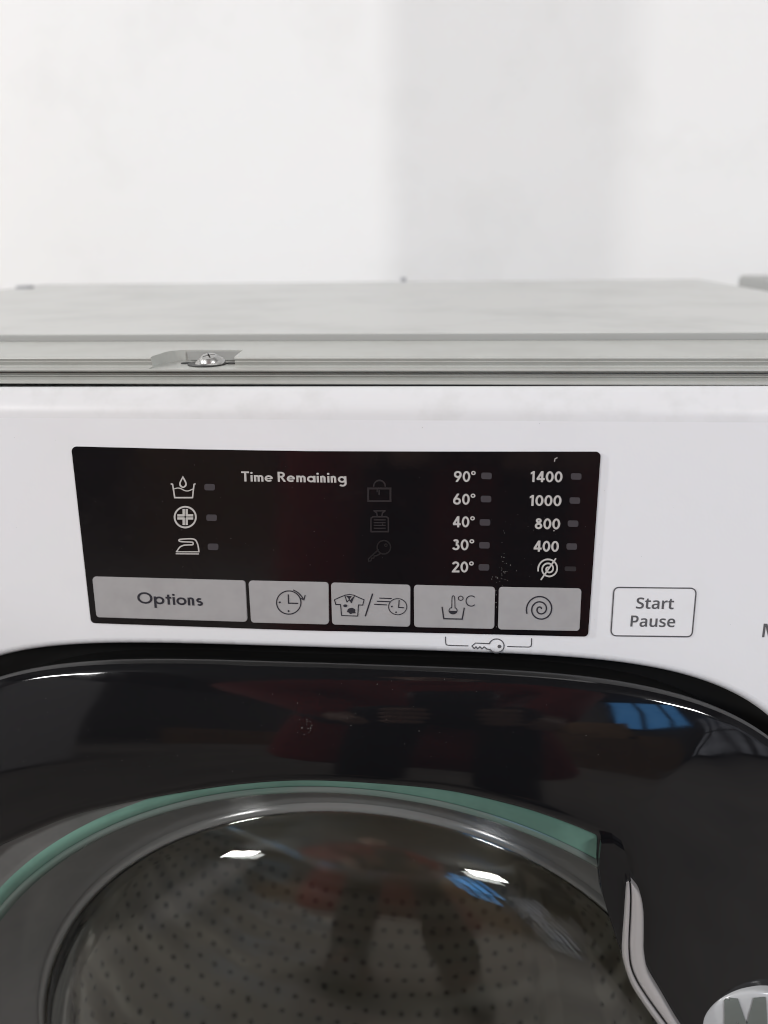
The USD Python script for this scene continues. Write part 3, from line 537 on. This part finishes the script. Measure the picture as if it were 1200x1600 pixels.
# ---------------------------------------------------------------- things of the room that the glossy parts mirror, plus an added shadow pipe
t = thing('shadow_pipe', 'unseen vertical white pipe added at the left to cast a shadow band on the white wall', 'pipe', (-.84, .20, 0))  # added out of view to block the thin lamp for the shadow band
obj('pipe', trimesh.creation.cylinder(.030, 2.83, sections=32, transform=trimesh.transformations.translation_matrix((0, 0, 1.425))), POSTM, t, smooth=40)
obj('flange', trimesh.creation.cylinder(.07, .012, sections=32, transform=trimesh.transformations.translation_matrix((0, 0, .006))), RACKM, t, smooth=40)
t = thing('refrigerator', 'tall white refrigerator on the left behind the photographer', 'refrigerator', (-1.72, -1.62, 0))
def turned(m, a=math.radians(52)): m.apply_transform(trimesh.transformations.rotation_matrix(a, (0, 0, 1))); return m
obj('cabinet', turned(bx(-.30, .30, -.6, 0, .03, 1.55, .01)), POSTM, t, smooth=40)
for z0, z1 in ((.06, .98), (1.0, 1.54)):
    obj('door', turned(bx(-.30, .30, .004, .055, z0, z1, .01)), POSTM, t, smooth=40); obj('handle', turned(bx(.10, .125, .056, .085, z0 + .1, z1 - .1, .006)), RACKM, t, smooth=40)
CYAN = mat('cyan_status_light', {'e': ('emission', {'color': (.35, .85, 1.0), 'strength': 7.0})}, (), 'e.emission')
obj('status_light', turned(bx(-.05, -.005, .0555, .060, 1.44, 1.48, .001)), CYAN, t, smooth=40)
# blue daylight window in the wall behind the photographer
t = thing('blue_window', 'bright blue window in the wall behind the photographer', 'window', (2.40, Y0, 2.14))
FRAME = pbr('window_frame_paint', (.03, .03, .035), .5)
PANE = mat('blue_daylight_pane', {'e': ('emission', {'color': (.10, .36, .80), 'strength': 4.3}), 'g': ('geometry', {}), 'n': ('noise_texture', {'scale': 7.0, 'detail': 4.0}), 'r': ('rgb_ramp', {'ramp': [(0, (.05, .22, .55)), (.45, (.10, .36, .80)), (1, (.16, .46, .9))]})}, [('g.position', 'n.vector'), ('n.fac', 'r.fac'), ('r.color', 'e.color')], 'e.emission')
for x0, x1 in ((-.55, -.22), (-.16, .20), (.26, .55)):
    obj('pane', bx(x0, x1, .012, .018, -.62, .62), PANE, t)
for x in (-.58, -.19, .23, .58): obj('mullion', bx(x - .03, x + .03, .002, .05, -.68, .68), FRAME, t)
for z in (-.65, .65): obj('rail', bx(-.61, .61, .003, .055, z - .03, z + .03), FRAME, t)
# tall barred window of dull daylight in the right side wall
t = thing('barred_window', 'tall barred window of dull daylight in the right side wall', 'window', (X1, -2.95, 1.0))
DULL = mat('dull_daylight_pane', {'e': ('emission', {'color': (.30, .31, .36), 'strength': 1.9}), 'g': ('geometry', {}), 'n': ('noise_texture', {'scale': 4.0, 'detail': 3.0}), 'r': ('rgb_ramp', {'ramp': [(0, (.16, .16, .19)), (.45, (.38, .39, .44)), (1, (.62, .63, .70))]})}, [('g.position', 'n.vector'), ('n.fac', 'r.fac'), ('r.color', 'e.color')], 'e.emission')
obj('pane', bx(-.02, -.012, -1.1, 1.1, -.92, .95), DULL, t)
for y in np.linspace(-1.1, 1.1, 8): obj('bar', bx(-.06, -.03, y - .05, y + .05, -.97, 1.0), FRAME, t)
for z in (-.95, .10, .98): obj('rail', bx(-.065, -.022, -1.15, 1.15, z - .04, z + .04), FRAME, t)
def carton(loc, sx, sy, sz, ang, label):
    t = thing('cardboard_box', label, 'box', loc)
    def R(m): m.apply_transform(trimesh.transformations.rotation_matrix(ang, (0, 0, 1))); return m
    obj('carton', R(bx(-sx / 2, sx / 2, -sy / 2, sy / 2, 0, sz, .004)), CARD, t)
    obj('tape', R(bx(-sx / 2 - .0006, sx / 2 + .0006, -.025, .025, sz * .75, sz + .0008)), KEYGREY, t)
carton((1.15, -2.75, 0), .50, .45, .50, .3, 'large cardboard box standing on the concrete floor')
carton((1.17, -2.74, .5005), .42, .40, .42, .2, 'cardboard box stacked on the large floor box')
for i, (x, z, sx, sz, a) in enumerate(((.55, 0, .62, .55, .05), (.56, .551, .58, .5, -.04), (.52, 1.052, .6, .42, .08), (1.30, 0, .66, .5, -.06), (1.28, .501, .6, .56, .05), (1.33, 1.062, .62, .5, -.08), (1.98, 0, .55, .62, .1), (1.97, .621, .52, .5, .0))):
    carton((x, -3.62, z), sx, .5, sz, a, ['bottom', 'middle', 'top', 'bottom', 'middle', 'top', 'lower', 'upper'][i] + ' cardboard box of the ' + ['stack on the left', 'tall middle stack', 'low stack below the blue window'][(0, 0, 0, 1, 1, 1, 2, 2)[i]] + ' against the rear wall')
carton((-1.0, -3.3, 0), .6, .5, .62, -.2, 'wide cardboard box on the floor far behind on the left')

# the photographer, seen only as a dim red reflection
def bones(js, bs, edge, it=12):
    out = None
    S = lambda j: m3.Manifold.sphere(j[3], 16).translate(tuple(map(float, j[:3])))
    for a, b in bs:
        h = m3.Manifold.batch_hull([S(js[a]), S(js[b])]); out = h if out is None else out + h
    k = out.refine_to_length(edge).to_mesh(); t = trimesh.Trimesh(k.vert_properties[:, :3], k.tri_verts, process=True)
    trimesh.smoothing.filter_taubin(t, iterations=it); return t
fw, up, rt = ROT[2], ROT[1], ROT[0]
PC = CAM - fw * .0125 - up * .045 + rt * .012                       # middle of the phone, its lens at the camera
t = thing('smartphone', 'black smartphone held up in front of the machine', 'phone', PC)
def phone_box(x0, x1, y0, y1, z0, z1, r=.002):
    b = bx(x0, x1, y0, y1, z0, z1, r); b.vertices = b.vertices @ np.array([rt, up, -fw]); return b
obj('case', phone_box(-.037, .037, -.079, .079, -.0045, .0045), PHONE, t); obj('screen', phone_box(-.034, .034, -.073, .073, .0046, .005, .0001), GLOSS, t)
px_, py_ = .13, -.80
J = dict(pelvis=(px_, py_, .93, .135), pl=(px_ - .09, py_, .90, .10), pr=(px_ + .09, py_, .90, .10), waist=(px_, py_ + .01, 1.08, .125), chl=(px_ - .08, py_ + .03, 1.28, .115), chr=(px_ + .08, py_ + .03, 1.28, .115),
         sl=(px_ - .18, py_ + .05, 1.42, .062), sr=(px_ + .18, py_ + .05, 1.42, .062), neck=(px_, py_ + .08, 1.46, .055), nk2=(px_, py_ + .11, 1.54, .052),
         el=(px_ - .25, py_ + .16, 1.13, .046), er=(px_ + .25, py_ + .16, 1.13, .046), kl=(px_ - .10, py_ + .04, .50, .062), kr=(px_ + .10, py_ + .04, .50, .062), al=(px_ - .11, py_ - .01, .09, .042), ar=(px_ + .11, py_ - .01, .09, .042),
         tl=(px_ - .12, py_ + .15, .035, .03), tr=(px_ + .12, py_ + .15, .035, .03), hl=(px_ - .11, py_ - .04, .035, .032), hr=(px_ + .11, py_ - .04, .035, .032))
hc = np.array([px_, py_ + .16, 1.645])
J['skull'] = (*(hc + (0, -.015, .03)), .092); J['face'] = (*(hc + (0, .03, -.045)), .062); J['chin'] = (*(hc + (0, .055, -.085)), .028); J['nose'] = (*(hc + (0, .096, -.03)), .012); J['brow'] = (*(hc + (0, .07, .01)), .035)
B = [('pelvis', 'waist'), ('pl', 'pr'), ('waist', 'chl'), ('waist', 'chr'), ('chl', 'chr'), ('chl', 'sl'), ('chr', 'sr'), ('sl', 'neck'), ('sr', 'neck'), ('neck', 'nk2'), ('nk2', 'skull'), ('skull', 'face'), ('face', 'chin'), ('nose', 'brow'), ('skull', 'brow'), ('nk2', 'face'),
     ('sl', 'el'), ('sr', 'er'), ('pl', 'kl'), ('pr', 'kr'), ('kl', 'al'), ('kr', 'ar'), ('al', 'tl'), ('ar', 'tr'), ('al', 'hl'), ('ar', 'hr')]
for s, n in ((-1, 'l'), (1, 'r')):
    W = PC + rt * s * .075 - up * .075 - fw * .035                 # wrist
    J['w' + n] = (*W, .026); B.append(('e' + n, 'w' + n))
    K = PC + rt * s * .052 - up * .025 - fw * .026; J['k' + n] = (*K, .013); K2 = PC + rt * s * .056 - up * .065 - fw * .024; J['q' + n] = (*K2, .014)
    B += [('w' + n, 'k' + n), ('w' + n, 'q' + n), ('k' + n, 'q' + n)]
    for i in range(4):                                              # fingers curl round the back of the phone
        u = -.022 - .017 * i; ln = (.9, 1.0, .95, .78)[i]
        a = PC + rt * s * .054 + up * u - fw * .022; b = PC + rt * s * .050 + up * (u + .004) + fw * .012; c = PC + rt * s * (.050 - .024 * ln) + up * (u + .006) + fw * .0145
        for m_, q in zip('abc', (a, b, c)): J[f'f{m_}{i}{n}'] = (*q, (.0092, .0084, .0076)[('abc').index(m_)])
        B += [(f'fa{i}{n}', f'fb{i}{n}'), (f'fb{i}{n}', f'fc{i}{n}'), (f'fa{i}{n}', 'k' + n if i < 2 else 'q' + n)]
    a = PC + rt * s * .05 - up * .05 - fw * .03; b = PC + rt * s * .036 - up * .015 - fw * .022; c = PC + rt * s * .024 + up * .008 - fw * .0145
    for m_, q, r in zip('abc', (a, b, c), (.012, .0105, .009)): J[f't{m_}{n}'] = (*q, r)
    B += [(f'ta{n}', f'tb{n}'), (f'tb{n}', f'tc{n}'), (f'ta{n}', 'q' + n)]
    J['ear' + n] = (*(hc + (s * .09, -.01, -.02)), .016); J['ear2' + n] = (*(hc + (s * .09, -.012, .012)), .018); B.append(('ear' + n, 'ear2' + n))
PT = '/World/' + 'person'
x = UsdGeom.Xform.Define(stage, PT); keys(x.GetPrim(), label='person in long dark red cardigan and dark trousers holding a smartphone in both hands', category='person')
obj('body', bones(J, B, .011, 6), SKIN, PT, smooth=True)
fat = lambda names, d: {k: (*J[k][:3], J[k][3] + d) for k in names}
SJ = fat(['pelvis', 'waist', 'chl', 'chr', 'sl', 'sr', 'el', 'er', 'pl', 'pr'], .022)
for n in 'lr':
    e, w = np.array(J['e' + n][:3]), np.array(J['w' + n][:3]); SJ['c' + n] = (*(e + (w - e) * .86), .04)
SJ['hml'] = (px_ - .11, py_ + .06, .48, .125); SJ['hmr'] = (px_ + .11, py_ + .06, .48, .125)
SJ['neckb'] = (*J['neck'][:3], .066)
obj('long_cardigan', bones(SJ, [('pl', 'hml'), ('pr', 'hmr'), ('hml', 'hmr'), ('pl', 'hmr'), ('pelvis', 'waist'), ('pl', 'pr'), ('pl', 'waist'), ('pr', 'waist'), ('waist', 'chl'), ('waist', 'chr'), ('chl', 'chr'), ('chl', 'sl'), ('chr', 'sr'), ('sl', 'neckb'), ('sr', 'neckb'), ('sl', 'el'), ('sr', 'er'), ('el', 'cl'), ('er', 'cr')], .018), SWEAT, PT, smooth=True)
TJ = fat(['pl', 'pr', 'kl', 'kr', 'al', 'ar'], .016)
obj('trousers', bones(TJ, [('pl', 'pr'), ('pl', 'kl'), ('pr', 'kr'), ('kl', 'al'), ('kr', 'ar')], .02), JEANS, PT, smooth=True)
for n in 'lr':
    SH = {k: (*J[k][:3], J[k][3] + .012) for k in ('t' + n, 'h' + n, 'a' + n)}; SH['a' + n] = (*J['a' + n][:2], .07, .05)
    obj('shoe', bones(SH, [('t' + n, 'h' + n), ('a' + n, 'h' + n), ('a' + n, 't' + n)], .015), MATTE, PT, smooth=True)
hair = m3.Manifold.sphere(.1, 48).scale((.98, 1.08, 1.02)).translate(tuple(hc + (0, -.022, .038))) - m3.Manifold.cube((.3, .2, .3), True).rotate((25, 0, 0)).translate(tuple(hc + (0, .13, -.07))) - m3.Manifold.cube((.4, .4, .1), True).translate(tuple(hc + (0, 0, -.09)))
k = hair.refine_to_length(.012).to_mesh(); obj('hair', tri(k.vert_properties[:, :3], k.tri_verts), HAIR, PT, smooth=50)
EYE = pbr('eye_white', (.7, .68, .66), .2); LIPM = pbr('lip', (.35, .13, .11), .5)
for s in (-1, 1):
    e = trimesh.creation.icosphere(2, .0125); e.apply_translation(hc + (s * .033, .083, -.012)); E_ = obj('eye', e, EYE, PT, smooth=True)
    e = trimesh.creation.icosphere(2, .006); e.apply_translation(hc + (s * .033, .0905, -.015)); obj('iris', e, HAIR, E_, smooth=True)
m_ = trimesh.creation.icosphere(2, 1.0); m_.apply_scale((.024, .008, .007)); m_.apply_translation(hc + (0, .087, -.068)); obj('mouth', m_, LIPM, PT, smooth=True)
# neighbour seen as a grey corner behind the right end of the worktop
t = thing('grey_cabinet', 'grey cabinet corner behind the right end of the worktop', 'cabinet', (.70, .50, 0))
CAB = pbr('cabinet_grey', (.38, .385, .375), .5)
obj('cabinet_body', bx(-.245, .30, -.13, .06, 0, .832, .004), CAB, t); obj('cabinet_top', bx(-.28, .31, -.14, .065, .8322, .8455, .003), CAB, t); obj('cabinet_door', bx(-.235, .29, -.142, -.131, .05, .82, .003), CAB, t)
